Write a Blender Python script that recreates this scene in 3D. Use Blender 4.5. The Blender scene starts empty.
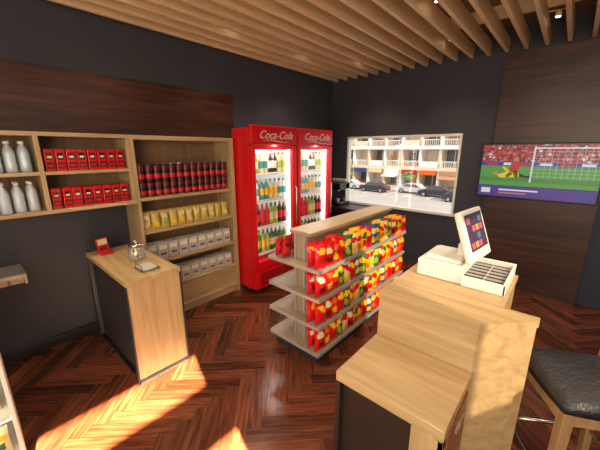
import bpy, bmesh, math, random
from mathutils import Matrix, Vector
random.seed(7)
S=bpy.context.scene
try:
    S.view_settings.view_transform='Standard'
    S.view_settings.look='None'
except Exception as e: print(e)

# ---------------------------------------------------------------- materials
def srgb(r,g,b):
    f=lambda c:((c/255)/12.92 if c/255<=0.04045 else ((c/255+0.055)/1.055)**2.4)
    return (f(r),f(g),f(b),1)
def mat(name,col,rough=.5,metal=0,emit=0,spec=.5,noise=0,nscale=8,bump=0):
    m=bpy.data.materials.new(name); m.use_nodes=True
    nt=m.node_tree; b=nt.nodes['Principled BSDF']
    c=srgb(*col)
    b.inputs['Base Color'].default_value=c
    b.inputs['Roughness'].default_value=rough
    b.inputs['Metallic'].default_value=metal
    b.inputs['Specular IOR Level'].default_value=spec
    if emit:
        b.inputs['Emission Color'].default_value=c
        b.inputs['Emission Strength'].default_value=emit
    if noise or bump:
        tc=nt.nodes.new('ShaderNodeTexCoord'); n=nt.nodes.new('ShaderNodeTexNoise')
        n.inputs['Scale'].default_value=nscale; n.inputs['Detail'].default_value=5
        nt.links.new(tc.outputs['Object'],n.inputs['Vector'])
        if noise:
            r=nt.nodes.new('ShaderNodeValToRGB')
            r.color_ramp.elements[0].position=.3; r.color_ramp.elements[1].position=.7
            r.color_ramp.elements[0].color=tuple(x*(1-noise) for x in c[:3])+(1,)
            r.color_ramp.elements[1].color=tuple(min(1,x*(1+noise)) for x in c[:3])+(1,)
            nt.links.new(n.outputs['Fac'],r.inputs['Fac']); nt.links.new(r.outputs['Color'],b.inputs['Base Color'])
        if bump:
            bp=nt.nodes.new('ShaderNodeBump'); bp.inputs['Strength'].default_value=bump; bp.inputs['Distance'].default_value=.01
            nt.links.new(n.outputs['Fac'],bp.inputs['Height']); nt.links.new(bp.outputs['Normal'],b.inputs['Normal'])
    return m
def wood(name,c1,c2,axis=0,rough=.4,fine=1.0,plank=0,paxis=2):
    m=bpy.data.materials.new(name); m.use_nodes=True
    nt=m.node_tree; b=nt.nodes['Principled BSDF']; L=nt.links.new
    tc=nt.nodes.new('ShaderNodeTexCoord'); mp=nt.nodes.new('ShaderNodeMapping')
    sc=[14*fine]*3; sc[axis]=1.1*fine
    mp.inputs['Scale'].default_value=sc
    L(tc.outputs['Object'],mp.inputs['Vector'])
    n=nt.nodes.new('ShaderNodeTexNoise'); n.inputs['Scale'].default_value=1.6; n.inputs['Detail'].default_value=8; n.inputs['Distortion'].default_value=.8
    L(mp.outputs['Vector'],n.inputs['Vector'])
    r=nt.nodes.new('ShaderNodeValToRGB')
    r.color_ramp.elements[0].position=.32; r.color_ramp.elements[1].position=.68
    r.color_ramp.elements[0].color=srgb(*c1); r.color_ramp.elements[1].color=srgb(*c2)
    L(n.outputs['Fac'],r.inputs['Fac'])
    out=r.outputs['Color']
    if plank:
        sp=nt.nodes.new('ShaderNodeSeparateXYZ'); L(tc.outputs['Object'],sp.inputs[0])
        d=nt.nodes.new('ShaderNodeMath'); d.operation='DIVIDE'; d.inputs[1].default_value=plank; L(sp.outputs[paxis],d.inputs[0])
        fl=nt.nodes.new('ShaderNodeMath'); fl.operation='FLOOR'; L(d.outputs[0],fl.inputs[0])
        wn=nt.nodes.new('ShaderNodeTexWhiteNoise'); wn.noise_dimensions='1D'; L(fl.outputs[0],wn.inputs['W'])
        mr=nt.nodes.new('ShaderNodeMapRange'); mr.inputs['To Min'].default_value=.75; mr.inputs['To Max'].default_value=1.2; L(wn.outputs['Value'],mr.inputs['Value'])
        vm=nt.nodes.new('ShaderNodeVectorMath'); vm.operation='SCALE'; L(out,vm.inputs[0]); L(mr.outputs[0],vm.inputs['Scale'])
        out=vm.outputs[0]
    L(out,b.inputs['Base Color'])
    b.inputs['Roughness'].default_value=rough
    return m
def glassm(name,fac=.07,tint=(1,1,1,1),dif=0):
    m=bpy.data.materials.new(name); m.use_nodes=True
    nt=m.node_tree; nt.nodes.clear()
    o=nt.nodes.new('ShaderNodeOutputMaterial'); t=nt.nodes.new('ShaderNodeBsdfTransparent'); g=nt.nodes.new('ShaderNodeBsdfGlossy'); mx=nt.nodes.new('ShaderNodeMixShader')
    g.inputs['Roughness'].default_value=.05; t.inputs['Color'].default_value=tint
    mx.inputs[0].default_value=fac
    src=t
    if dif:
        d=nt.nodes.new('ShaderNodeBsdfDiffuse'); d.inputs['Color'].default_value=(.75,.84,.9,1); m2=nt.nodes.new('ShaderNodeMixShader'); m2.inputs[0].default_value=dif
        nt.links.new(t.outputs[0],m2.inputs[1]); nt.links.new(d.outputs[0],m2.inputs[2]); src=m2
    nt.links.new(src.outputs[0],mx.inputs[1]); nt.links.new(g.outputs[0],mx.inputs[2]); nt.links.new(mx.outputs[0],o.inputs[0])
    return m

M=dict(
 wall=mat('wall_paint_charcoal',(54,54,60),.75,noise=.08,nscale=3,bump=.05),
 wallblue=mat('wall_paint_blue',(46,54,74),.7),
 ceil=mat('ceiling_paint',(118,90,64),.8),
 slat=wood('slat_wood',(214,176,130),(232,196,150),1,.5),
 dkwood=wood('dark_wood_panel',(42,21,15),(74,41,28),1,.4,1.0,.16,2),
 dkwoodx=wood('dark_wood_panel_x',(42,22,16),(76,42,30),0,.4,1.0,.19,2),
 oak=wood('oak_veneer_y',(156,130,94),(182,156,116),1,.42),
 oakx=wood('oak_veneer_x',(160,132,92),(186,158,114),0,.4),
 oakz=wood('oak_veneer_z',(160,132,92),(186,158,116),2,.4),
 oakback=wood('oak_back',(124,94,66),(146,112,78),2,.5),
 redwood=wood('red_wood',(110,55,28),(150,82,44),0,.35),
 char=mat('charcoal_laminate',(40,40,44),.5),
 black=mat('black_plastic',(14,14,16),.35),
 dark=mat('dark_brown_laminate',(42,30,23),.45,noise=.15,nscale=6),
 red=mat('red_enamel',(208,12,22),.3),
 redd=mat('red_print',(190,22,24),.45),
 dkred=mat('dark_red_print',(96,16,16),.45),
 white=mat('white_plastic',(226,222,212),.4),
 offw=mat('warm_white_laminate',(156,138,118),.45),
 grey=mat('grey_metal',(184,178,168),.35,.4),
 steel=mat('brushed_steel',(190,188,184),.25,1),
 yellow=mat('yellow_print',(240,186,30),.4),
 gold=mat('gold_pouch',(200,172,86),.4),
 green=mat('green_print',(56,98,44),.4),
 lime=mat('lime_print',(150,176,66),.4),
 orange=mat('orange_print',(226,100,24),.4),
 teal=mat('teal_print',(60,150,150),.4),
 blue=mat('blue_print',(50,76,140),.4),
 cola=mat('cola_liquid',(50,18,12),.15),
 cream=mat('cream_print',(222,206,160),.5),
 pack=mat('grey_white_pack',(186,182,176),.5),
 water=glassm('water_bottle_pet',.12,(.93,.97,1,1),.34),
 jar=glassm('jar_glass',.22,(.95,.98,1,1),.08),
 leather=mat('dark_leather',(34,34,40),.42,bump=.6,nscale=60),
 led=mat('led_strip',(255,252,240),.5,emit=9),
 caseglow=mat('case_glow_strip',(255,246,225),.5,emit=6),
 lamp=mat('downlight_lens',(255,240,214),.5,emit=12),
 inner=mat('cooler_liner_glow',(226,230,230),.5,emit=.35),  # liner itself glows a little, added brightness inside the cooler
 conc=mat('pavement',(212,204,192),.9,noise=.1,nscale=.4),
 asph=mat('asphalt',(184,180,174),.9,noise=.08,nscale=.3),
 fac=mat('facade_render',(234,216,192),.9,noise=.06,nscale=.5),
 facw=mat('facade_white',(244,241,234),.9),
 facd=mat('facade_window',(92,92,92),.3),
 facbr=mat('facade_brick',(194,144,108),.9,noise=.15,nscale=1),
 carb=mat('car_paint_dark',(48,54,66),.3),
 carw=mat('car_paint_silver',(200,202,206),.25),
 leaf=mat('foliage',(92,126,60),.7,noise=.4,nscale=2),
 glass=glassm('window_glass',.05), dglass=glassm('cooler_glass',.06),
)

# ---------------------------------------------------------------- mesh builder
class MB:
    def __init__(s): s.v=[];s.f=[];s.m=[];s.ml=[];s.T=None;s.sm=[]
    def mi(s,k):
        m=M[k] if isinstance(k,str) else k
        if m not in s.ml: s.ml.append(m)
        return s.ml.index(m)
    def add(s,vs,fs,k,smooth=False):
        o=len(s.v)
        for p in vs:
            p=Vector(p)
            if s.T: p=s.T@p
            s.v.append(p)
        for i,f in enumerate(fs):
            s.f.append([o+j for j in f])
            kk=k[i] if isinstance(k,list) else k
            s.m.append(s.mi(kk)); s.sm.append(smooth)
    def box(s,x0,x1,y0,y1,z0,z1,k,b=0):
        if b>0:
            b=min(b,abs(x1-x0)*.45,abs(y1-y0)*.45,abs(z1-z0)*.45)
            bm=bmesh.new(); bmesh.ops.create_cube(bm,size=1)
            for v in bm.verts:
                v.co=Vector(((x0+x1)/2+v.co.x*(x1-x0),(y0+y1)/2+v.co.y*(y1-y0),(z0+z1)/2+v.co.z*(z1-z0)))
            bmesh.ops.bevel(bm,geom=bm.edges[:],offset=b,segments=2,affect='EDGES',profile=.5)
            bm.verts.index_update()
            s.add([v.co.copy() for v in bm.verts],[[v.index for v in f.verts] for f in bm.faces],k); bm.free(); return
        vs=[(x,y,z) for z in(z0,z1) for y in(y0,y1) for x in(x0,x1)]
        s.add(vs,[[0,2,3,1],[4,5,7,6],[0,1,5,4],[2,6,7,3],[0,4,6,2],[1,3,7,5]],k)
    def prism(s,poly,z0,z1,k,kt=None):
        n=len(poly)
        vs=[(x,y,z0) for x,y in poly]+[(x,y,z1) for x,y in poly]
        fs=[[i,(i+1)%n,n+(i+1)%n,n+i] for i in range(n)]+[list(range(n))[::-1],list(range(n,2*n))]
        ks=[k]*n+[k,kt or k]
        s.add(vs,fs,ks)
    def extr(s,poly,axis,a0,a1,k):
        n=len(poly)
        def P(p,a):
            return (a,p[0],p[1]) if axis==0 else (p[0],a,p[1]) if axis==1 else (p[0],p[1],a)
        s.add([P(p,a0) for p in poly]+[P(p,a1) for p in poly],[[i,(i+1)%n,n+(i+1)%n,n+i] for i in range(n)]+[list(range(n))[::-1],list(range(n,2*n))],k)
    def lathe(s,prof,c,k,n=12):
        cx,cy,cz=c; vs=[];fs=[];ks=[]
        for r,z in prof:
            for i in range(n):
                a=2*math.pi*i/n; vs.append((cx+r*math.cos(a),cy+r*math.sin(a),cz+z))
        for j in range(len(prof)-1):
            kk=k[j] if isinstance(k,list) else k
            for i in range(n):
                fs.append([j*n+i,j*n+(i+1)%n,(j+1)*n+(i+1)%n,(j+1)*n+i]); ks.append(kk)
        e=len(prof)-1
        fs.append(list(range(n))[::-1]); ks.append(k[0] if isinstance(k,list) else k)
        fs.append([e*n+i for i in range(n)]); ks.append(k[-1] if isinstance(k,list) else k)
        s.add(vs,fs,ks,True)
    def tube(s,pts,r,k,n=8):
        pts=[Vector(p) for p in pts]; vs=[];fs=[]
        for i,p in enumerate(pts):
            d=(pts[min(i+1,len(pts)-1)]-pts[max(i-1,0)]).normalized()
            a=d.orthogonal().normalized() if i==0 else (a-d*a.dot(d)).normalized()
            b=d.cross(a); rr=r[i] if isinstance(r,list) else r
            for j in range(n):
                t=2*math.pi*j/n; vs.append(p+a*rr*math.cos(t)+b*rr*math.sin(t))
        for i in range(len(pts)-1):
            for j in range(n): fs.append([i*n+j,i*n+(j+1)%n,(i+1)*n+(j+1)%n,(i+1)*n+j])
        fs.append(list(range(n))[::-1]); fs.append([(len(pts)-1)*n+j for j in range(n)])
        s.add(vs,fs,k,True)
    def bag(s,p,w,h,t,yaw,lean,main,acc,acc2):
        nu,nv=8,12; T=Matrix.Translation(p)@Matrix.Rotation(yaw,4,'Z')@Matrix.Rotation(-lean,4,'Y')
        vs=[];fs=[];ks=[]
        cu=random.uniform(.42,.58); sl=random.uniform(-.35,.35)
        for side in(1,-1):
            for j in range(nv+1):
                for i in range(nu+1):
                    u=i/nu;v=j/nv
                    th=t/2*(math.sin(math.pi*u)**.55)*(math.sin(math.pi*min(1,max(0,(v-.04)/.9)))**.5 if .04<v<.94 else 0)
                    ww=w*(1-.08*math.sin(math.pi*v))
                    wr=.002*math.sin(9*u+13*v+cu*40)
                    vs.append(T@Vector((side*(th+wr),(u-.5)*ww,v*h)))
        st=(nu+1)*(nv+1)
        for sd in(0,1):
            for j in range(nv):
                for i in range(nu):
                    a=sd*st+j*(nu+1)+i; q=[a,a+1,a+nu+2,a+nu+1]
                    fs.append(q if sd==0 else q[::-1])
                    u=(i+.5)/nu; v=(j+.5)/nv
                    if ((u-cu)/.36)**2+((v-.70-sl*(u-.5))/.12)**2<1: ks.append(acc)
                    elif ((u-.5)/.30)**2+((v-.30+sl*(u-.5))/.16)**2<1: ks.append(acc2)
                    else: ks.append(main)
        s.add(vs,fs,ks,True)
    def build(s,name,parent=None):
        me=bpy.data.meshes.new(name); me.from_pydata([tuple(v) for v in s.v],[],s.f)
        for m in s.ml: me.materials.append(m)
        for p,i,sm in zip(me.polygons,s.m,s.sm): p.material_index=i; p.use_smooth=sm
        bm=bmesh.new(); bm.from_mesh(me); bmesh.ops.recalc_face_normals(bm,faces=bm.faces[:]); bm.to_mesh(me); bm.free()
        me.update()
        o=bpy.data.objects.new(name,me); S.collection.objects.link(o)
        if parent: o.parent=parent
        return o
def empty(name):
    o=bpy.data.objects.new(name,None); S.collection.objects.link(o); return o
def textobj(name,body,size,loc,rot,k,parent,shear=0,ext=.002,offset=0):
    c=bpy.data.curves.new(name,'FONT'); c.body=body; c.size=size; c.align_x='CENTER'; c.align_y='CENTER'; c.shear=shear; c.extrude=ext; c.offset=offset
    t=bpy.data.objects.new(name+'_c',c); S.collection.objects.link(t)
    bpy.context.view_layer.update()
    me=bpy.data.meshes.new_from_object(t.evaluated_get(bpy.context.evaluated_depsgraph_get()))
    bpy.data.objects.remove(t)
    me.materials.clear(); me.materials.append(M[k])
    o=bpy.data.objects.new(name,me); S.collection.objects.link(o); o.location=loc; o.rotation_euler=rot; o.parent=parent
    return o

# ---------------------------------------------------------------- dimensions
XL,XR,YB,YF=-3.3,2.4,4.55,-2.5
ZC=3.12; ZS0,ZS1=2.86,3.0

def wallholes(name,axis,a0,a1,u0,u1,z0,z1,holes,k):
    us=sorted({u0,u1}|{h[0] for h in holes}|{h[1] for h in holes}); zs=sorted({z0,z1}|{h[2] for h in holes}|{h[3] for h in holes})
    mb=MB()
    for i in range(len(us)-1):
        for j in range(len(zs)-1):
            cu=(us[i]+us[i+1])/2; cz=(zs[j]+zs[j+1])/2
            if any(h[0]<cu<h[1] and h[2]<cz<h[3] for h in holes): continue
            if axis==0: mb.box(a0,a1,us[i],us[i+1],zs[j],zs[j+1],k)
            else: mb.box(us[i],us[i+1],a0,a1,zs[j],zs[j+1],k)
    return mb.build(name)
wallholes('wall_left',0,XL-.15,XL,YF-.15,YB+.15,0,ZC,[],'wall')
WX0,WX1,WZ0,WZ1=-2.93,-1.16,.86,1.95
wallholes('wall_back',1,YB,YB+.08,XL,XR,0,ZC,[(WX0,WX1,WZ0,WZ1)],'wall')
sx,sy,sz=-1.0,.25,-.5
wallholes('wall_right',0,XR,XR+.1,YF-.15,YB+.15,0,ZC,[(.72,2.45,1.75,2.84),(-2.2,-.36,2.126,2.30),(-1.4,-.30,1.87,2.0)],'wall')  # unseen wall; openings cut so sun lands on floor and gondola
wallholes('wall_front',1,YF-.15,YF,XL,XR,0,ZC,[(-2.6,1.9,.25,2.6)],'wall')
mb=MB(); mb.box(XL-.15,XR+.15,YF-.15,YB+.15,ZC,ZC+.15,'ceil'); mb.build('ceiling')
mb=MB(); x=XL+.1
while x<XR-.05:
    mb.box(x,x+.035,YF+.02,YB-.02,ZS0,ZS1,'slat'); x+=.185
for y in (-1.6,.2,2.0,3.8): mb.box(XL+.02,XR-.02,y,y+.04,ZS1,ZS1+.12-.001,'slat')
mb.build('ceiling_slats')
mb=MB(); mb.box(XL+.001,XL+.025,YF+.01,2.42,1.85,2.40,'dkwood'); mb.build('trim_1')
mb=MB()
mb.box(-.78,.28,YB-.04,YB-.001,.0,2.84,'dkwoodx'); mb.build('trim_2')
mb=MB(); mb.box(.281,XR-.01,YB-.012,YB-.001,0.0,2.84,'wallblue'); mb.build('trim_3')
mb=MB(); mb.box(XL+.001,XL+.015,YF+.01,1.03,0.002,.09,'char'); mb.build('baseboard_left')

# ---------------------------------------------------------------- floor (herringbone)
fm=bpy.data.materials.new('herringbone_floor'); fm.use_nodes=True
nt=fm.node_tree; b=nt.nodes['Principled BSDF']; L=nt.links.new
uv=nt.nodes.new('ShaderNodeUVMap'); uv.uv_map='UVMap'
mp=nt.nodes.new('ShaderNodeMapping'); mp.inputs['Scale'].default_value=(2.2,26,1); L(uv.outputs[0],mp.inputs[0])
n=nt.nodes.new('ShaderNodeTexNoise'); n.inputs['Scale'].default_value=1.5; n.inputs['Detail'].default_value=7; n.inputs['Distortion'].default_value=.6; L(mp.outputs[0],n.inputs['Vector'])
r=nt.nodes.new('ShaderNodeValToRGB'); r.color_ramp.elements[0].position=.3; r.color_ramp.elements[1].position=.72
r.color_ramp.elements[0].color=srgb(54,27,18); r.color_ramp.elements[1].color=srgb(112,60,39); L(n.outputs['Fac'],r.inputs['Fac'])
at=nt.nodes.new('ShaderNodeAttribute'); at.attribute_name='tone'
mx=nt.nodes.new('ShaderNodeVectorMath'); mx.operation='MULTIPLY'; L(r.outputs[0],mx.inputs[0]); L(at.outputs['Color'],mx.inputs[1]); L(mx.outputs[0],b.inputs['Base Color'])
b.inputs['Roughness'].default_value=.2; b.inputs['Specular IOR Level'].default_value=.5
bp=nt.nodes.new('ShaderNodeBump'); bp.inputs['Strength'].default_value=.06; L(n.outputs['Fac'],bp.inputs['Height']); L(bp.outputs[0],b.inputs['Normal'])
bm=bmesh.new(); uvl=bm.loops.layers.uv.new('UVMap'); cl=bm.loops.layers.float_color.new('tone')
Wp,Lp=.092,.552; R=Matrix.Rotation(math.radians(45),3,'Z')
cen=Vector((-.45,1.0,0))
def plank(x0,y0,dx,dy,horiz):
    g=.0016
    c=[(x0+g,y0+g),(x0+dx-g,y0+g),(x0+dx-g,y0+dy-g),(x0+g,y0+dy-g)]
    P=[R@Vector((a,bb,0))+cen for a,bb in c]
    mc=sum(P,Vector())/4
    if not(XL-.4<mc.x<XR+.4 and YF-.4<mc.y<YB+.4): return
    vs=[bm.verts.new((p.x,p.y,0)) for p in P]; f=bm.faces.new(vs)
    t=random.uniform(.5,1.5); tr=random.uniform(.95,1.06); o1,o2=random.random()*50,random.random()*50
    for lp,(a,bb) in zip(f.loops,c):
        u,v=((a-x0),(bb-y0)) if horiz else ((bb-y0),(a-x0))
        lp[uvl].uv=(u+o1,v+o2); lp[cl]=(t*tr,t,t/tr,1)
for j in range(-12,13):
    for i in range(-75,76):
        ox,oy=i*Wp+j*Lp, i*Wp-j*Lp
        plank(ox,oy,Lp,Wp,True); plank(ox,oy+Wp,Wp,Lp,False)
for co,no in(((XL,0,0),(-1,0,0)),((XR,0,0),(1,0,0)),((0,YF,0),(0,-1,0)),((0,YB,0),(0,1,0))):
    bmesh.ops.bisect_plane(bm,geom=bm.verts[:]+bm.edges[:]+bm.faces[:],plane_co=co,plane_no=no,clear_outer=True)
vs=[bm.verts.new(p) for p in [(XL-.15,YF-.15,-.002),(XR+.1,YF-.15,-.002),(XR+.1,YB+.08,-.002),(XL-.15,YB+.08,-.002),(XL-.15,YF-.15,-.12),(XR+.1,YF-.15,-.12),(XR+.1,YB+.08,-.12),(XL-.15,YB+.08,-.12)]]
for q in([0,1,2,3],[7,6,5,4],[0,4,5,1],[1,5,6,2],[2,6,7,3],[3,7,4,0]):
    f=bm.faces.new([vs[k] for k in q]); f.material_index=1
me=bpy.data.meshes.new('floor'); bm.to_mesh(me); bm.free(); me.materials.append(fm); me.materials.append(M['black'])
o=bpy.data.objects.new('floor',me); S.collection.objects.link(o)

# ---------------------------------------------------------------- windows
mb=MB(); y0,y1=YB-.012,YB+.075; t=.016
mb.box(WX0-.015,WX0+t,y0,y1,WZ0-.02,WZ1+.015,'white',.003); mb.box(WX1-t,WX1+.015,y0,y1,WZ0-.02,WZ1+.015,'white',.003)
mb.box(WX0,WX1,y0,y1,WZ1-t,WZ1+.015,'white',.003); mb.box(WX0-.03,WX1+.03,y0-.02,y1,WZ0-.025,WZ0+.012,'white',.003)
mb.box(WX0+.01,WX1-.01,YB+.05,YB+.055,WZ0+.01,WZ1-.01,'glass')
mb.build('window_1')
mb=MB(); q=(XR-.02,XR+.12); a,bb,c,d=.72,2.45,1.75,2.84
mb.box(*q,a,a+.03,c,d,'char'); mb.box(*q,bb-.03,bb,c,d,'char'); mb.box(*q,a,bb,c,c+.03,'char'); mb.box(*q,a,bb,d-.03,d,'char'); mb.build('window_2')
mb=MB(); q=(YF-.16,YF+.01)
mb.box(-2.6,-2.54,*q,.25,2.6,'char'); mb.box(1.84,1.9,*q,.25,2.6,'char'); mb.box(-2.6,1.9,*q,.25,.31,'char'); mb.box(-2.6,1.9,*q,2.54,2.6,'char'); mb.box(-.38,-.32,*q,.25,2.6,'char')
mb.build('window_3')

# ---------------------------------------------------------------- wall shelving
XFs=-2.94
mb=MB()
y0,y1=1.05,2.15; t=.03; xb=XL+.03
mb.box(xb,XFs,y0,y0+t,0.001,1.88,'oakz',.002); mb.box(xb,XFs,y1-.05,y1,0.001,1.88,'oakz',.002)
mb.box(xb,XFs,y0+t,y1-.05,1.84,1.88,'oak',.002); mb.box(xb,xb+.012,y0+t,y1-.05,.08,1.84,'oakback')
mb.box(xb,XFs-.03,y0+t,y1-.05,.001,.10,'oak')
TZ=[1.31,.985,.665,.37,.10]
for z in TZ: mb.box(xb+.012,XFs-.004,y0+t,y1-.05,z-.028,z,'oak',.002)
mb.box(xb+.012,XFs-.03,y0+t,y1-.05,.10,.342,'oak')
mb.build('display_shelving')
mb=MB(); ya=-1.4; yb=1.048
mb.box(xb,XFs,ya,yb,1.85,1.88,'oak',.002); mb.box(xb,XFs,ya,yb,1.27,1.30,'oak',.002); mb.box(xb,xb+.012,ya,yb,1.30,1.85,'oakback')
for y in(ya,-.8,-.2,.40,yb-.03): mb.box(xb+.012,XFs,y,y+.03,1.30,1.85,'oakz',.002)
for a,bb in((ya+.03,-.8),(-.77,-.2),(-.17,.40),(.43,yb-.03)): mb.box(xb+.012,XFs-.004,a,bb,1.565,1.59,'oak',.002)
mb.build('mounted_shelving')

def can(mb,x,y,z,h=.15,r=.034):
    mb.lathe([(r*.85,0),(r,.008),(r,h*.18),(r,h*.42),(r,h*.62),(r,h*.9),(r*.8,h*.98),(r*.78,h)],(x,y,z),['steel','dkred','redd','black','dkred','black','steel'],14)
mb=MB()
for k in range(13):
    y=1.125+k*.0755
    for lv in(0,1):
        can(mb,-3.0,y,1.311+lv*.151,.16 if lv else .15)
        can(mb,-3.08,y,1.311+lv*.151)
mb.build('beverage_cans')
mb=MB()
for k in range(11):
    y=1.135+k*.09
    for d in(0,.07):
        mb.bag((-3.01-d,y,.986),.085,.17,.05,random.uniform(-.1,.1),.06,'gold',random.choice(['cream','gold']),random.choice(['yellow','cream','lime']))
mb.build('snack_pouches')
mb=MB()
for z0 in(.666,.371):
    for k in range(9):
        y=1.14+k*.110
        for d in(0,.075):
            w=.05;h=.165 if z0>.5 else .155
            mb.box(-3.04-d,-2.98-d,y-w,y+w,z0,z0+h,'pack',.006)
            if d==0:
                mb.box(-2.98,-2.978,y-w*.75,y+w*.75,z0+h*.62,z0+h*.84,'white'); mb.box(-2.98,-2.9785,y-w*.6,y+w*.6,z0+h*.25,z0+h*.4,'facd')
                mb.box(-2.98,-2.9785,y-w*.75,y+w*.2,z0+h*.5,z0+h*.56,'gold')
mb.build('boxed_biscuits')
def pet(mb,x,y,z,h,liq,lab,cap,r=.033,n=12):
    mb.lathe([(r*.8,0),(r,.01),(r,h*.25),(r*.96,h*.3),(r*.98,h*.55),(r,h*.6),(r*.9,h*.7),(r*.4,h*.86),(r*.36,h*.92),(r*.42,h*.925),(r*.42,h)],(x,y,z),[liq,liq,lab,lab,lab,liq,liq,liq,cap,cap],n)
mb=MB()
for z in(1.591,1.301):
    for y0_ in(-.13,-.73):
        for k in range(7):
            y=y0_+k*.078
            for d in(0,.08): pet(mb,-2.99-d,y,z,.22,'water','water','white',.033,16)
mb.build('water_bottles')
mb=MB()
for z in(1.591,1.301):
    for k in range(8):
        y=.478+k*.07
        for d in(0,.075):
            mb.T=Matrix.Translation((-3.0-d,y,z))@Matrix.Rotation(random.uniform(-.1,.1),4,'Z')
            h=.165 if z>1.5 else .155
            mb.box(-.025,.025,-.031,.031,0,h,'red' if k%3 else 'redd',.003)
            mb.box(.025,.0262,-.027,.027,h*.12,h*.42,'dkred'); mb.box(.025,.0264,-.02,.02,h*.52,h*.84,'black' if k%2 else 'dkred'); mb.box(.0264,.0268,-.014,.014,h*.6,h*.7,'cream'); mb.box(.0262,.0266,-.018,.018,h*.2,h*.3,'redd')
mb.T=None
mb.build('red_cartons')

# ---------------------------------------------------------------- drinks coolers
def cooler(name,ya):
    root=empty(name); yb=ya+.74; xf=-2.65; xk=-3.0
    mb=MB()
    z0=.06
    mb.box(xk,xf-.06,ya,ya+.04,z0,1.99,'red',.006); mb.box(xk,xf-.06,yb-.04,yb,z0,1.99,'red',.006)
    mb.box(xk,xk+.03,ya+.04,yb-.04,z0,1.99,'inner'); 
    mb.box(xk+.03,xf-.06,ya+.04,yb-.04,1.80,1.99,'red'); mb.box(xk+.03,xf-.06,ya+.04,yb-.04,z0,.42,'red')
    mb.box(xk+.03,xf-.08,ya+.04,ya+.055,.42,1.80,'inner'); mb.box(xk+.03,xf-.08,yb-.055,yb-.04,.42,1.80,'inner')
    mb.box(xf-.06,xf,ya,yb,1.81,2.02,'red',.012)
    mb.box(xf-.06,xf-.01,ya+.01,yb-.01,z0,.30,'red',.008)
    for i in range(6): mb.box(xf-.012,xf-.004,ya+.08,yb-.08,.10+i*.028,.112+i*.028,'dkred')
    for y in(ya+.06,yb-.06):
        for x in(xk+.06,xf-.1): mb.lathe([(.02,0),(.025,.02),(.025,z0)],(x,y,0.001),'black',10)
    mb.build('cabinet',root)
    mb=MB()
    for z in(1.47,1.15,.82,.48):
        mb.box(xk+.04,xf-.1,ya+.056,yb-.056,z-.012,z,'white'); mb.box(xf-.1,xf-.094,ya+.056,yb-.056,z-.02,z+.012,'white')
    mb.build('shelves',root)
    mb=MB()
    mb.box(xf-.055,xf-.002,ya,ya+.055,.31,1.80,'red',.008); mb.box(xf-.055,xf-.002,yb-.075,yb,.31,1.80,'red',.008)
    mb.box(xf-.055,xf-.002,ya+.05,yb-.07,1.755,1.80,'red',.006); mb.box(xf-.055,xf-.002,ya+.05,yb-.07,.31,.42,'red',.006)
    mb.box(xf-.03,xf-.024,ya+.05,yb-.07,.41,1.76,'dglass')
    mb.tube([(xf,yb-.04,.8),(xf+.03,yb-.04,.83),(xf+.03,yb-.04,1.27),(xf,yb-.04,1.3)],.009,'steel')
    mb.build('door',root)
    mb=MB()
    mb.box(xf-.078,xf-.062,ya+.057,ya+.072,.45,1.76,'led'); mb.box(xf-.078,xf-.062,yb-.09,yb-.075,.45,1.76,'led')
    mb.box(xf-.12,xf-.08,ya+.08,yb-.1,1.785,1.799,'led')
    mb.build('led_lights',root)
    mb=MB()
    rows=[(1.47,.25,[('lime','cream','white'),('cream','teal','white'),('cola','white','green'),('cream','lime','green')]),
          (1.15,.24,[('white','teal','blue'),('teal','yellow','white'),('cream','yellow','teal')]),
          (.82,.26,[('cola','red','red'),('redd','red','red'),('lime','cream','green')]),
          (.48,.26,[('green','lime','yellow'),('lime','yellow','green'),('green','cream','red')])]
    for z,h,pal in rows:
        for k in range(8):
            c=pal[(k//2)%len(pal)]
            for d in(0,.08): pet(mb,xf-.15-d,ya+.1+k*.0765,z+.001,h,c[0],c[1],c[2],.032,10)
    mb.build('bottles',root)
    textobj('logo_lettering','Coca-Cola',.125,(xf+.002,(ya+yb)/2+.01,1.915),(math.pi/2,0,math.pi/2),'white',root,.45,.001,0)
    mb=MB(); yy=ya+.17
    mb.tube([(xf+.003,yy+.42*s,1.85+.012*math.sin(s*6)) for s in [i/12 for i in range(13)]],[.001+.004*math.sin(math.pi*i/12) for i in range(13)],'white',6)
    mb.build('logo_swash',root)
    ld=bpy.data.lights.new('cooler_lamp','AREA'); ld.energy=8; ld.size=.5; ld.shape='RECTANGLE'; ld.size_y=.05; ld.color=(1,.98,.93)
    lo=bpy.data.objects.new('cooler_lamp',ld); S.collection.objects.link(lo); lo.location=(xf-.09,(ya+yb)/2,1.77); lo.rotation_euler=(0,math.radians(-25),0); lo.parent=root
cooler('drinks_cooler',2.18); cooler('drinks_cooler.001',2.95)

# ---------------------------------------------------------------- gondola
mb=MB(); GX0,GX1,GY0,GY1=-1.86,-1.3,1.68,3.28; sx0,sx1=-1.66,-1.52
mb.box(sx0,sx1,GY0+.12,GY1,.12,1.07,'offw'); mb.box(sx0-.05,sx1+.05,GY0+.10,GY1+.01,1.07,1.10,'oak',.003)
mb.box(GX0+.04,GX1-.04,GY0+.04,GY1-.04,0.001,.09,'char')
GZ=[.85,.61,.365,.12]
for z in GZ:
    mb.box(GX0,GX1,GY0,GY1,z-.018,z,'offw',.003)
    mb.box(GX1,GX1+.006,GY0,GY1,z-.024,z+.008,'grey'); mb.box(GX0-.006,GX0,GY0,GY1,z-.024,z+.008,'grey'); mb.box(GX0,GX1,GY0-.006,GY0,z-.022,z+.005,'grey')
for x in(sx0+.01,sx1-.03):
    mb.box(x,x+.02,GY0+.10,GY0+.12,.12,1.07,'grey')
mb.build('gondola_shelving')
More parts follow.
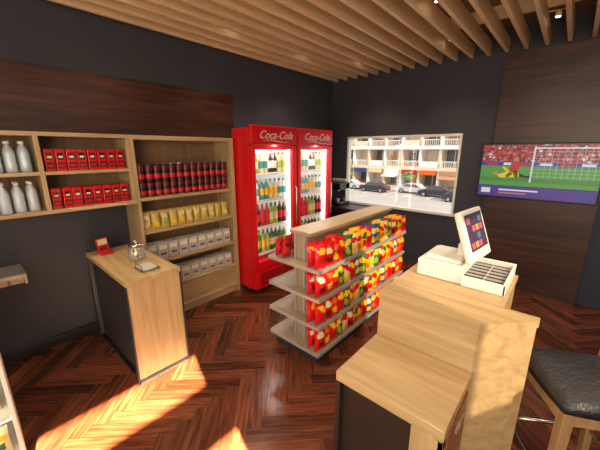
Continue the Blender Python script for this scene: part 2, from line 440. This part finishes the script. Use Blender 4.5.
pal=[('red','yellow','redd'),('red','cream','dkred'),('redd','yellow','orange'),('yellow','green','red'),('green','yellow','lime'),('yellow','red','orange'),('lime','green','yellow'),('orange','red','yellow'),('blue','cream','yellow'),('red','orange','yellow'),('cream','red','yellow')]
seq=[0,1,9,0,4,10,5,3,0,8,4,5,10,4,1,3,5,0,8,2]
mb=MB()
for li,z in enumerate(GZ):
    n=18; hh=.215 if li else .20
    for k in range(n):
        y=GY0+.07+k*.0875; h=hh+random.uniform(-.018,.006)
        c=pal[seq[(k+(li*3 if k>4 else li%2))%len(seq)]]
        for d in(0,1):
            mb.bag((GX1-.032-d*.08,y+random.uniform(-.006,.006),z+.003),.122,h,.07,random.uniform(-.45,-.05),.05+random.uniform(-.04,.06),*c)
mb.build('snack_bags')
mb=MB()
for li,z in enumerate(GZ):
    for k in range(5 if li==0 else 8):
        y=GY0+.08+k*.1+(0 if li==0 else .6)
        c=('redd','dkred','red') if li==0 else pal[random.randrange(9)]
        mb.bag((GX0+.05,y,z+.003),.105,.16,.07,math.pi+random.uniform(-.2,.2),.05,*c)
        if li==0 and k<1: mb.bag((GX0+.13,y,z+.003),.105,.16,.07,math.pi+random.uniform(-.2,.2),.05,*c)
mb.build('red_snack_bags')

# ---------------------------------------------------------------- small serving counter
mb=MB(); cx0,cx1,cy0,cy1,cz=-3.15,-2.2,.63,1.03,.85
mb.box(cx0,cx1-.04,cy0+.03,cy1-.03,.04,cz-.04,'char'); mb.box(cx0,cx1,cy0,cy1,cz-.04,cz,'oakx',.003)
mb.box(cx1-.04,cx1,cy0,cy1,.035,cz-.04,'oakz',.003); mb.box(cx0+.02,cx1-.02,cy0+.015,cy1-.015,.001,.036,'black')
mb.box(cx1-.04,cx1+.006,cy0-.004,cy0+.008,.001,cz-.04,'char'); mb.box(cx1-.04,cx1+.006,cy1-.008,cy1+.006,.001,cz-.04,'char'); mb.box(cx1-.03,cx1+.006,cy0,cy1,.001,.036,'char')
mb.box(cx0,cx0+.04,cy0,cy1,.035,cz-.04,'char')
mb.build('serving_counter')
mb=MB(); mb.box(-3.08,-2.94,.70,.80,cz+.001,cz+.012,'redd',.003)
mb.T=Matrix.Translation((-3.0,.74,cz+.012))@Matrix.Rotation(.3,4,'Z')@Matrix.Rotation(-.2,4,'Y')
mb.box(-.006,.006,-.05,.05,0,.13,'redd',.002); mb.box(.006,.008,-.04,.04,.07,.12,'cream'); mb.box(.006,.008,-.035,.03,.02,.05,'dkred'); mb.build('menu_card_holder')
mb=MB()
mb.lathe([(.05,0),(.066,.008),(.07,.05),(.066,.10),(.05,.118),(.05,.125)],(-2.60,.87,cz+.001),'jar',20)
mb.lathe([(.055,.126),(.056,.138),(.03,.148),(.01,.15),(.016,.162),(.012,.172)],(-2.60,.87,cz+.001),'steel',20)
for i in range(22):
    a=random.uniform(0,6.28); rr=random.uniform(0,.04)
    mb.lathe([(.006,-.009),(.011,0),(.006,.009)],(-2.60+rr*math.cos(a),.87+rr*math.sin(a),cz+.016+.0035*i),random.choice(['gold','cream','pack','dkred']),7)
mb.build('glass_sweet_jar')
mb=MB(); mb.box(-2.44,-2.28,.78,.92,cz+.001,cz+.009,'steel',.003)
mb.box(-2.425,-2.295,.80,.90,cz+.009,cz+.025,'pack',.004); mb.tube([(-2.42,.79,cz+.009),(-2.42,.79,cz+.045),(-2.30,.79,cz+.045),(-2.30,.79,cz+.009)],.003,'steel')
mb.build('napkin_tray')

# ---------------------------------------------------------------- checkout counters
mb=MB(); ax0,ax1,ay0,ay1,az=-.665,-.187,1.0,1.398,.755
mb.box(ax0+.02,ax1-.02,ay0+.03,ay1,.04,az-.05,'dark'); mb.box(ax0,ax1,ay0,ay1,az-.05,az,'oakx',.004)
mb.box(ax0+.04,ax1-.03,ay0+.05,ay1,.001,.04,'black')
mb.box(ax0,ax0+.025,ay0,ay1,.001,az-.05,'dark'); mb.box(ax1-.12,ax1,ay0,ay0+.03,.001,az-.05,'oakz',.002); mb.box(ax1-.02,ax1,ay0,ay0+.05,.001,az-.05,'oakz',.002); mb.box(ax1-.02,ax1,ay1-.04,ay1,.001,az-.05,'oakz',.002)
for i in range(3):
    z=.05+i*.218; mb.box(ax1-.02,ax1+.004,ay0+.055,ay1-.045,z,z+.205,'redwood',.003); mb.box(ax1+.004,ax1+.016,ay0+.14,ay1-.13,z+.15,z+.162,'steel',.002)
mb.build('checkout_cabinet')
mb=MB(); hz=1.01
P=[(-.665,1.4),(-.19,1.4),(0.0,1.60),(0.0,1.63),(-.14,1.63),(-.14,2.14),(-.665,2.14)]
mb.prism(P,.001,hz-.03,'oakx'); 
P2=[(-.672,1.394),(-.187,1.394),(0.006,1.597),(0.006,1.636),(-.134,1.636),(-.134,2.146),(-.672,2.146)]
mb.prism(P2,hz-.03,hz,'oakx')
mb.box(-.673,-.665,1.44,2.1,.05,.9,'oak')
mb.build('checkout_counter')

root=empty('cash_register')
mb=MB(); z=hz+.001
mb.box(-.61,-.36,1.77,2.12,z,z+.1,'white',.006); mb.box(-.36,-.15,1.76,1.775,z,z+.06,'white',.003); mb.box(-.36,-.15,2.11,2.125,z,z+.075,'white',.003)
mb.box(-.36,-.165,1.775,2.11,z,z+.045,'black'); mb.box(-.165,-.15,1.76,2.125,z,z+.066,'white',.004)
for i in range(1,6): mb.box(-.355,-.17,1.778+i*.055,1.781+i*.055,z+.045,z+.056,'pack')
mb.box(-.262,-.259,1.78,2.10,z+.045,z+.056,'pack')
mb.box(-.59,-.46,1.775,1.79,z+.03,z+.035,'grey')
mb.build('cash_drawer',root)
mb=MB()
mb.box(-.58,-.38,1.80,2.06,z+.101,z+.125,'white',.01)
mb.box(-.43,-.38,1.90,2.0,z+.12,z+.2,'white',.01)
mb.build('stand',root)
T=Matrix.Translation((-.36,1.95,z+.26))@Matrix.Rotation(math.radians(-6),4,'Z')@Matrix.Rotation(math.radians(-20),4,'Y')
mb=MB(); mb.T=T
mb.box(-.028,.012,-.16,.16,-.145,.15,'white',.012); 
scr=mat('register_screen_bg',(64,54,66),.2,emit=.6); s2=mat('register_screen_pink',(170,80,100),.2,emit=.6); s3=mat('register_screen_blue',(80,96,140),.2,emit=.6); s4=mat('register_screen_amber',(190,130,70),.2,emit=.6)
mb.box(.012,.0135,-.13,.13,-.085,.125,scr)
for i in range(4):
    for j in range(4): mb.box(.0135,.0142,-.112+i*.057,-.068+i*.057,-.072+j*.047,-.038+j*.047,[s2,s3,scr,s4,scr,scr,s2][(i*3+j*2)%7])
mb.build('touch_monitor',root)

# ---------------------------------------------------------------- TV
root=empty('wall_television')
tx0,tx1,tz0,tz1=-.88,.27,1.17,1.83; ty=YB-.09
mb=MB(); mb.box(tx0,tx1,ty,YB-.045,tz0,tz1,'black',.008); mb.build('housing',root)
def em(n,c,s=.75): 
    m=mat(n,c,.4,emit=s); m.node_tree.nodes['Principled BSDF'].inputs['Base Color'].default_value=(0.01,.01,.01,1); return m
crowd=em('screen_crowd',(200,40,40),.75)
nt=crowd.node_tree; b=nt.nodes['Principled BSDF']; tc=nt.nodes.new('ShaderNodeTexCoord'); vo=nt.nodes.new('ShaderNodeTexVoronoi'); vo.inputs['Scale'].default_value=45
rr=nt.nodes.new('ShaderNodeValToRGB'); e=rr.color_ramp; e.interpolation='CONSTANT'; e.elements[0].color=srgb(165,40,46); e.elements[1].position=.45; e.elements[1].color=srgb(200,70,70)
for p,c in((.62,(80,34,46)),(.75,(190,130,120)),(.88,(96,100,130)),(.95,(230,225,220))): q=e.elements.new(p); q.color=srgb(*c)
sp=nt.nodes.new('ShaderNodeSeparateColor'); nt.links.new(tc.outputs['Object'],vo.inputs['Vector']); nt.links.new(vo.outputs['Color'],sp.inputs[0]); nt.links.new(sp.outputs[0],rr.inputs[0]); nt.links.new(rr.outputs[0],b.inputs['Emission Color'])
E=dict(pitch=em('screen_pitch',(86,156,66)),pitch2=em('screen_pitch_dark',(70,138,56)),pur=em('screen_banner',(80,50,140)),w=em('screen_white',(225,228,235)),y=em('screen_yellow',(236,205,50)),r=em('screen_red',(200,36,40)),sk=em('screen_skin',(190,130,95)),k=em('screen_dark',(30,20,30)),bl=em('screen_blue',(50,66,150)))
mb=MB(); W=tx1-tx0-.04; H=tz1-tz0-.04
def PG(pts,m,d=3):
    y=ty-.001-d*.0003
    mb.add([(tx0+.02+u*W,y,tz0+.02+v*H) for u,v in pts],[list(range(len(pts)))],m)
def R4(u0,u1,v0,v1,m,d=0): PG([(u0,v0),(u1,v0),(u1,v1),(u0,v1)],m,d)
R4(0,1,.66,1,crowd); R4(0,1,.60,.68,E['bl'],1)
for i in range(6): R4(.05+i*.16,.15+i*.16,.615,.665,E['w'] if i%2 else E['r'],2)
R4(0,1,.2,.60,E['pitch'],1); R4(.0,1,.3,.38,E['pitch2'],2); R4(0,1,.0,.22,E['pur'],1); R4(.03,.12,.06,.16,E['w'],2); R4(.2,.55,.12,.15,E['w'],2); R4(.2,.45,.06,.09,E['sk'],2); R4(.84,.96,.06,.15,E['bl'],2)
R4(.46,.475,.3,.95,E['w'],3); R4(.46,1,.925,.95,E['w'],3); 
for i in range(10): R4(.52+i*.048,.522+i*.048,.38,.925,E['w'],2)
for i in range(8): R4(.475,1,.42+i*.065,.423+i*.065,E['w'],2)
PG([(.16,.42),(.26,.50),(.36,.47),(.37,.40),(.28,.38),(.2,.37)],E['y']); PG([(.36,.47),(.43,.42),(.47,.44),(.46,.38),(.37,.39)],E['k']); PG([(.12,.46),(.16,.5),(.18,.45),(.15,.42)],E['sk'],4); PG([(.24,.5),(.2,.58),(.22,.59),(.28,.5)],E['y'],4)
PG([(.27,.5),(.35,.52),(.38,.64),(.34,.7),(.28,.66)],E['r'],4); PG([(.3,.69),(.34,.7),(.345,.76),(.31,.77),(.295,.73)],E['sk'],5); PG([(.28,.5),(.34,.52),(.36,.4),(.33,.38),(.31,.46),(.27,.38),(.24,.4)],E['k'],3)
mb.build('screen',root)
mb=MB(); mb.box(-.5,-.1,YB-.045,YB-.041,1.35,1.65,'black'); mb.build('bracket',root)

# ---------------------------------------------------------------- bar stool
T=Matrix.Translation((.22,1.80,0))@Matrix.Rotation(math.radians(30),4,'Z')
root=empty('bar_stool')
lw=wood('stool_wood',(140,108,74),(170,136,94),2,.4)
mb=MB(); mb.T=T
def leg(x0,y0,z0,x1,y1,z1,a=.022,bb=.016):
    vs=[(x0-bb,y0-bb,z0),(x0+bb,y0-bb,z0),(x0+bb,y0+bb,z0),(x0-bb,y0+bb,z0),(x1-a,y1-a,z1),(x1+a,y1-a,z1),(x1+a,y1+a,z1),(x1-a,y1+a,z1)]
    mb.add(vs,[[3,2,1,0],[4,5,6,7],[0,1,5,4],[1,2,6,5],[2,3,7,6],[3,0,4,7]],lw)
for sx_,sy_ in((-1,-1),(-1,1)): leg(.21*sx_,.215*sy_,.001,.175*sx_,.175*sy_,.66)
for sy_ in(-1,1): leg(.23,.215*sy_,.001,.18,.175*sy_,.66); leg(.18,.175*sy_,.66,.20,.18*sy_,1.04,.016,.022)
mb.box(-.2,.2,-.2,-.165,.60,.66,lw,.004); mb.box(-.2,.2,.165,.2,.60,.66,lw,.004); mb.box(-.2,-.165,-.165,.165,.60,.66,lw,.004); mb.box(.165,.2,-.165,.165,.60,.66,lw,.004)
mb.build('frame',root)
mb=MB(); mb.T=T
for a in [((-.2,-.2),(-.2,.2)),((-.2,-.2),(.215,-.2)),((-.2,.2),(.215,.2)),((.215,-.2),(.215,.2))]:
    mb.tube([(a[0][0],a[0][1],.24),(a[1][0],a[1][1],.24)],.011,'steel')
mb.build('footrest',root)
mb=MB(); mb.T=T; N=10; vs=[];fs=[]
for lay in(0,1):
    for j in range(N+1):
        for i in range(N+1):
            u=i/N*2-1;v=j/N*2-1
            px=u*.215*(1-.06*v*v); py=v*.215*(1-.06*u*u)
            zz=.661 if lay==0 else .70+.035*((1-u**4)*(1-v**4))**.5
            vs.append((px,py,zz))
st=(N+1)**2
for lay in(0,1):
    for j in range(N):
        for i in range(N):
            a=lay*st+j*(N+1)+i; fs.append([a,a+1,a+N+2,a+N+1])
for i in range(N):
    for q in((i,i+1),(N*(N+1)+i,N*(N+1)+i+1),(i*(N+1),(i+1)*(N+1)),(i*(N+1)+N,(i+1)*(N+1)+N)): fs.append([q[0],q[1],q[1]+st,q[0]+st])
mb.add(vs,fs,'leather',True); mb.build('seat',root)
mb=MB(); mb.T=T; vs=[]
K=8
for i in range(K+1):
    v=i/K*2-1; off=.03*(1-v*v)
    for dx,zz in((-.012,.84),(.012,.84),(.022,1.05),(-.004,1.05)): vs.append((.19+off+dx,v*.2,zz))
fs=[]
for i in range(K):
    for j in range(4): fs.append([i*4+j,i*4+(j+1)%4,(i+1)*4+(j+1)%4,(i+1)*4+j])
fs+=[[0,1,2,3],[K*4+3,K*4+2,K*4+1,K*4]]
mb.add(vs,fs,lw,False); mb.build('backrest',root)

# ---------------------------------------------------------------- coffee counter at back
mb=MB(); mb.box(-3.28,-2.2,4.08,4.48,.06,.80,'char',.004); mb.box(-3.28,-2.18,4.05,4.48,.80,.832,'dark',.004); mb.box(-3.26,-2.22,4.12,4.48,.001,.06,'black')
for i in range(3): mb.box(-3.25+i*.35,-2.93+i*.35,4.07,4.08,.1,.76,'black',.003); 
mb.build('coffee_station_counter')
mb=MB(); q=.833
mb.box(-3.16,-2.80,4.14,4.44,q,q+.05,'black',.006); mb.box(-3.16,-2.80,4.32,4.44,q+.05,q+.38,'steel',.01); mb.box(-3.16,-2.80,4.14,4.44,q+.27,q+.38,'black',.01)
mb.box(-3.14,-2.82,4.16,4.32,q+.05,q+.056,'steel')
for x in(-3.07,-2.89): mb.lathe([(.03,0),(.03,.03),(.02,.035)],(x,4.22,q+.235),'steel',12); mb.tube([(x,4.22,q+.25),(x,4.10,q+.235)],.01,'black'); mb.lathe([(.02,0),(.03,.05),(.032,.055)],(x,4.23,q+.057),'white',12)
for i in range(5): mb.lathe([(.022,0),(.034,.05),(.035,.055)],(-3.1+i*.06,4.38,q+.381),'white',12)
mb.build('espresso_machine')

# ---------------------------------------------------------------- open display case at left + bracket shelf
mb=MB(); dx0,dx1,dy0,dy1=-2.5,-1.98,-1.3,-.03
mb.box(dx0,dx0+.02,dy0,dy1,.001,.98,'white'); mb.box(dx0,dx1,dy1-.018,dy1,.001,.98,'white',.003); mb.box(dx0,dx1,dy0,dy0+.02,.001,.98,'white',.003); mb.box(dx0,dx1,dy0,dy1,.96,.99,'white',.003)
for z in(.12,.40,.68): mb.box(dx0+.02,dx1-.01,dy0+.02,dy1-.02,z-.02,z,'white')
for z in(.36,.64,.94): mb.box(dx1-.05,dx1-.03,dy0+.02,dy1-.02,z,z+.014,'caseglow')  # glowing strips added to brighten the case interior
mb.box(dx0+.02,dx1-.02,dy0+.02,dy1-.02,.001,.1,'char')
mb.build('display_case')
mb=MB()
for z in(.121,.401,.681):
    for k in range(12): mb.bag((dx1-.1,dy1-.09-k*.1,z),.092,.17,.05,0,.05,*[('cream','yellow','green'),('gold','cream','lime'),('cream','lime','yellow')][k%3])
mb.build('crisp_packets')
mb=MB(); mb.box(XL+.02,-3.0,-.6,.20,.80,.83,'grey',.004); mb.box(XL+.02,-3.0,.19,.205,.75,.83,'grey'); mb.box(XL+.001,XL+.02,-.6,.20,.67,.83,'grey')
for y in(-.5,.1): mb.extr([(XL+.02,.80),(XL+.02,.67),(-3.05,.80)],1,y,y+.015,'grey')
mb.build('bracket_shelf')

# ---------------------------------------------------------------- downlights (recessed between slats)
def aim(o,tgt):
    d=Vector(tgt)-o.location; o.rotation_euler=d.to_track_quat('-Z','Y').to_euler()
spots=[]
for y in(-1.2,-.1,1.0,2.1,3.2): spots.append((-2.7,y,(-2.8,y,0),34))
for x in(-2.3,-1.3,-.3,.8): spots.append((x,3.95,(x,4.0,0),26))
for x,y in((-1.6,.4),(-1.5,1.9),(-1.0,2.9),(-.3,.6),(-.1,2.2),(.9,1.2),(.6,3.2),(-1.3,-1.0)): spots.append((x,y,(x-.1,y+.1,0),46))  # middle spots are added fill for the room
for i,(x,y,t,e) in enumerate(spots):
    root=empty('ceiling_downlight' if i==0 else 'ceiling_downlight.%03d'%i)
    k=round((x-(XL+.1)-.11)/.185); x=XL+.1+.11+k*.185
    mb=MB(); mb.lathe([(.022,0),(.024,.0),(.024,.05),(.015,.06)],(x,y,ZS1-.05),'slat',14); mb.lathe([(.018,0),(.018,.003)],(x,y,ZS1-.055),'lamp',14)
    mb.box(x-.08,x+.08,y-.006,y+.006,ZS1,ZS1+.01,'slat'); mb.build('fitting',root)
    ld=bpy.data.lights.new('beam','SPOT'); ld.energy=e; ld.spot_size=math.radians(115); ld.spot_blend=.9; ld.shadow_soft_size=.04; ld.color=(1,.81,.58)
    lo=bpy.data.objects.new('beam',ld); S.collection.objects.link(lo); lo.location=(x,y,ZS0-.02); aim(lo,t); lo.parent=root
ld=bpy.data.lights.new('rear_fill_light','AREA'); ld.energy=58; ld.size=1.6; ld.color=(1,.85,.67)  # unseen fill light added behind the camera to brighten the room
lo=bpy.data.objects.new('rear_fill_light',ld); S.collection.objects.link(lo); lo.location=(.9,-1.2,2.6); aim(lo,(-1.2,2.4,1.0))
ld=bpy.data.lights.new('slat_fill_light','AREA'); ld.energy=60; ld.size=1.5; ld.color=(1,.82,.58)  # unseen area light added low behind the camera to brighten the slats
lo=bpy.data.objects.new('slat_fill_light',ld); S.collection.objects.link(lo); lo.location=(.3,-1.3,1.5); aim(lo,(-.9,1.8,3.0))

# ---------------------------------------------------------------- sun, sky
ld=bpy.data.lights.new('sun','SUN'); ld.energy=5; ld.angle=.012; ld.color=(1,.80,.56)
lo=bpy.data.objects.new('sun',ld); S.collection.objects.link(lo); lo.location=(8,-2,6); lo.rotation_euler=Vector((sx,sy,sz)).to_track_quat('-Z','Y').to_euler()
ld=bpy.data.lights.new('sun_streak_spot','SPOT'); ld.energy=900000; ld.spot_size=math.radians(14); ld.spot_blend=.1; ld.shadow_soft_size=.04; ld.color=(1,.72,.43)  # spot added outside, imitates sun falling through the wall slots
lo=bpy.data.objects.new('sun_streak_spot',ld); S.collection.objects.link(lo); lo.location=(12.1,-3.4,7); aim(lo,(2.4,-1.15,2.1))
w=bpy.data.worlds.new('World'); S.world=w; w.use_nodes=True
w.node_tree.nodes['Background'].inputs[0].default_value=(.95,.96,1,1); w.node_tree.nodes['Background'].inputs[1].default_value=1.4

# ---------------------------------------------------------------- street outside (shop sits on the upper level)
GZ0=-4.2
mb=MB(); mb.box(-110,60,YB+.6,30,GZ0-.3,GZ0,'conc'); mb.box(-110,60,30,45,GZ0-.3,GZ0-.08,'asph'); mb.box(-110,60,45,70,GZ0-.3,GZ0,'conc')
for i in range(26): mb.box(-70+i*3,-69.85+i*3,38.5,43.5,GZ0-.08,GZ0-.07,'facw')
mb.box(-110,60,30,30.3,GZ0,GZ0+.04,'facw')
mb.build('street_ground')
mb=MB(); fy=50
mb.box(-80,12,fy+2,fy+8,GZ0,14,'fac')
cols=['facw','orange','white','teal','cream','redd','facbr','white','blue']
for fl in range(5):
    z=GZ0+fl*3.3
    mb.box(-80,12,fy-.8,fy+2,z+2.75,z+3.3,'facw' if fl else 'fac')
    for i in range(30):
        x=-79+i*3.05
        mb.box(x,x+2.4,fy+1.8,fy+2,z+.2,z+2.6,['facd','facbr','facd','fac'][(i*7+fl*3)%4]); mb.box(x+1.15,x+1.25,fy+1.7,fy+1.8,z+.2,z+2.6,'facw')
        mb.box(x+2.5,x+2.85,fy-.5,fy+2,z,z+2.75,'fac' if (i+fl)%2 else 'facw')
        if fl==0:
            mb.box(x,x+2.4,fy-.9,fy-.7,z+2.1,z+2.8,cols[(i*5)%9])
            if i%3==0: mb.extr([(fy-.7,z+2.1),(fy-2.2,z+1.7),(fy-2.2,z+1.6),(fy-.7,z+1.9)],0,x,x+2.4,cols[(i*2)%9])
        elif (i+fl)%3:
            mb.box(x-.1,x+2.5,fy-.8,fy-.7,z+.85,z+.95,'facw')
            for q in range(9): mb.box(x-.1+q*.3,x-.04+q*.3,fy-.8,fy-.74,z,z+.85,'facw')
        else: mb.box(x-.1,x+2.5,fy-.8,fy-.7,z,z+.9,['facbr','fac','facw'][i%3])
mb.build('street_building')
def car(name,x,y,body,fl=1):
    mb=MB(); mb.T=Matrix.Translation((x,y,GZ0-.08))@Matrix.Scale(fl,4,(1,0,0))
    prof=[(-2.1,.3),(-2.15,.7),(-1.9,.85),(-1.35,.92),(-.7,1.38),(.7,1.42),(1.5,.98),(2.05,.9),(2.12,.55),(2.1,.3)]
    mb.extr(prof,1,-.85,.85,body)
    win=[(-1.15,.95),(-.65,1.3),(.65,1.34),(1.25,.98)]
    for y_ in(-.86,.86): mb.extr(win,1,y_-.005,y_+.005,'facd'); mb.box(-.02,.04,y_-.01,y_+.01,.9,1.36,body)
    for wx in(-1.35,1.35):
        for wy in(-.8,.8):
            n=16; mb.extr([(wx+.33*math.cos(a*2*math.pi/n),.33+.33*math.sin(a*2*math.pi/n)) for a in range(n)],1,wy-.1,wy+.1,'black'); mb.extr([(wx+.2*math.cos(a*2*math.pi/n),.33+.2*math.sin(a*2*math.pi/n)) for a in range(n)],1,wy-.11,wy+.11,'steel')
    mb.box(-2.16,-2.1,-.7,.7,.6,.72,'white'); mb.box(2.08,2.14,-.7,.7,.65,.78,'red')
    mb.build(name)
for i,(x,y,c,f) in enumerate(((-21.5,41,'carb',1),(-9.0,39,'carb',-1),(-26.5,42,'carw',1),(-12.8,41.5,'carb',1),(-16.5,43,'carw',-1),(-31,41.5,'carb',1),(-4,42,'carw',1))):
    car('parked_car' if i==0 else 'parked_car.%03d'%i,x,y,c,f)
for i,(x,y,s) in enumerate(((-27,31,1.4),(-30,46,1.8),(-18.5,46,1.3),(-22.0,30.5,.9))):
    mb=MB(); mb.lathe([(.4,0),(.5,.5),(.5,.6)],(x,y,GZ0),'facbr',12); mb.lathe([(.08,0),(.06,1.0*s)],(x,y,GZ0+.5),'dark',8)
    for k in range(30):
        a=random.uniform(0,6.28); rr=random.uniform(.1,.6)*s; zz=1.0*s+random.uniform(-.3,.6)*s
        c=Vector((x+rr*math.cos(a),y+rr*math.sin(a),GZ0+.5+zz)); q=.2*s
        mb.lathe([(q*.3,-q),(q,-q*.3),(q*.9,q*.4),(q*.3,q)],c,'leaf',7)
    mb.build('potted_tree' if i==0 else 'potted_tree.%03d'%i)

# ---------------------------------------------------------------- camera
cam=bpy.data.cameras.new('camera'); cam.lens=18; cam.sensor_width=36; cam.clip_start=.02; cam.clip_end=400
co=bpy.data.objects.new('camera',cam); S.collection.objects.link(co)
yaw=math.radians(41.65); p=math.atan(75/300)
fh=Vector((-math.sin(yaw),math.cos(yaw),0)); Rt=Vector((math.cos(yaw),math.sin(yaw),0)); Zu=Vector((0,0,1))
F=fh*math.cos(p)-Zu*math.sin(p); U=fh*math.sin(p)+Zu*math.cos(p)
mtx=Matrix((Rt,U,-F)).transposed().to_4x4(); mtx.translation=(0,0,1.75); co.matrix_world=mtx
S.camera=co
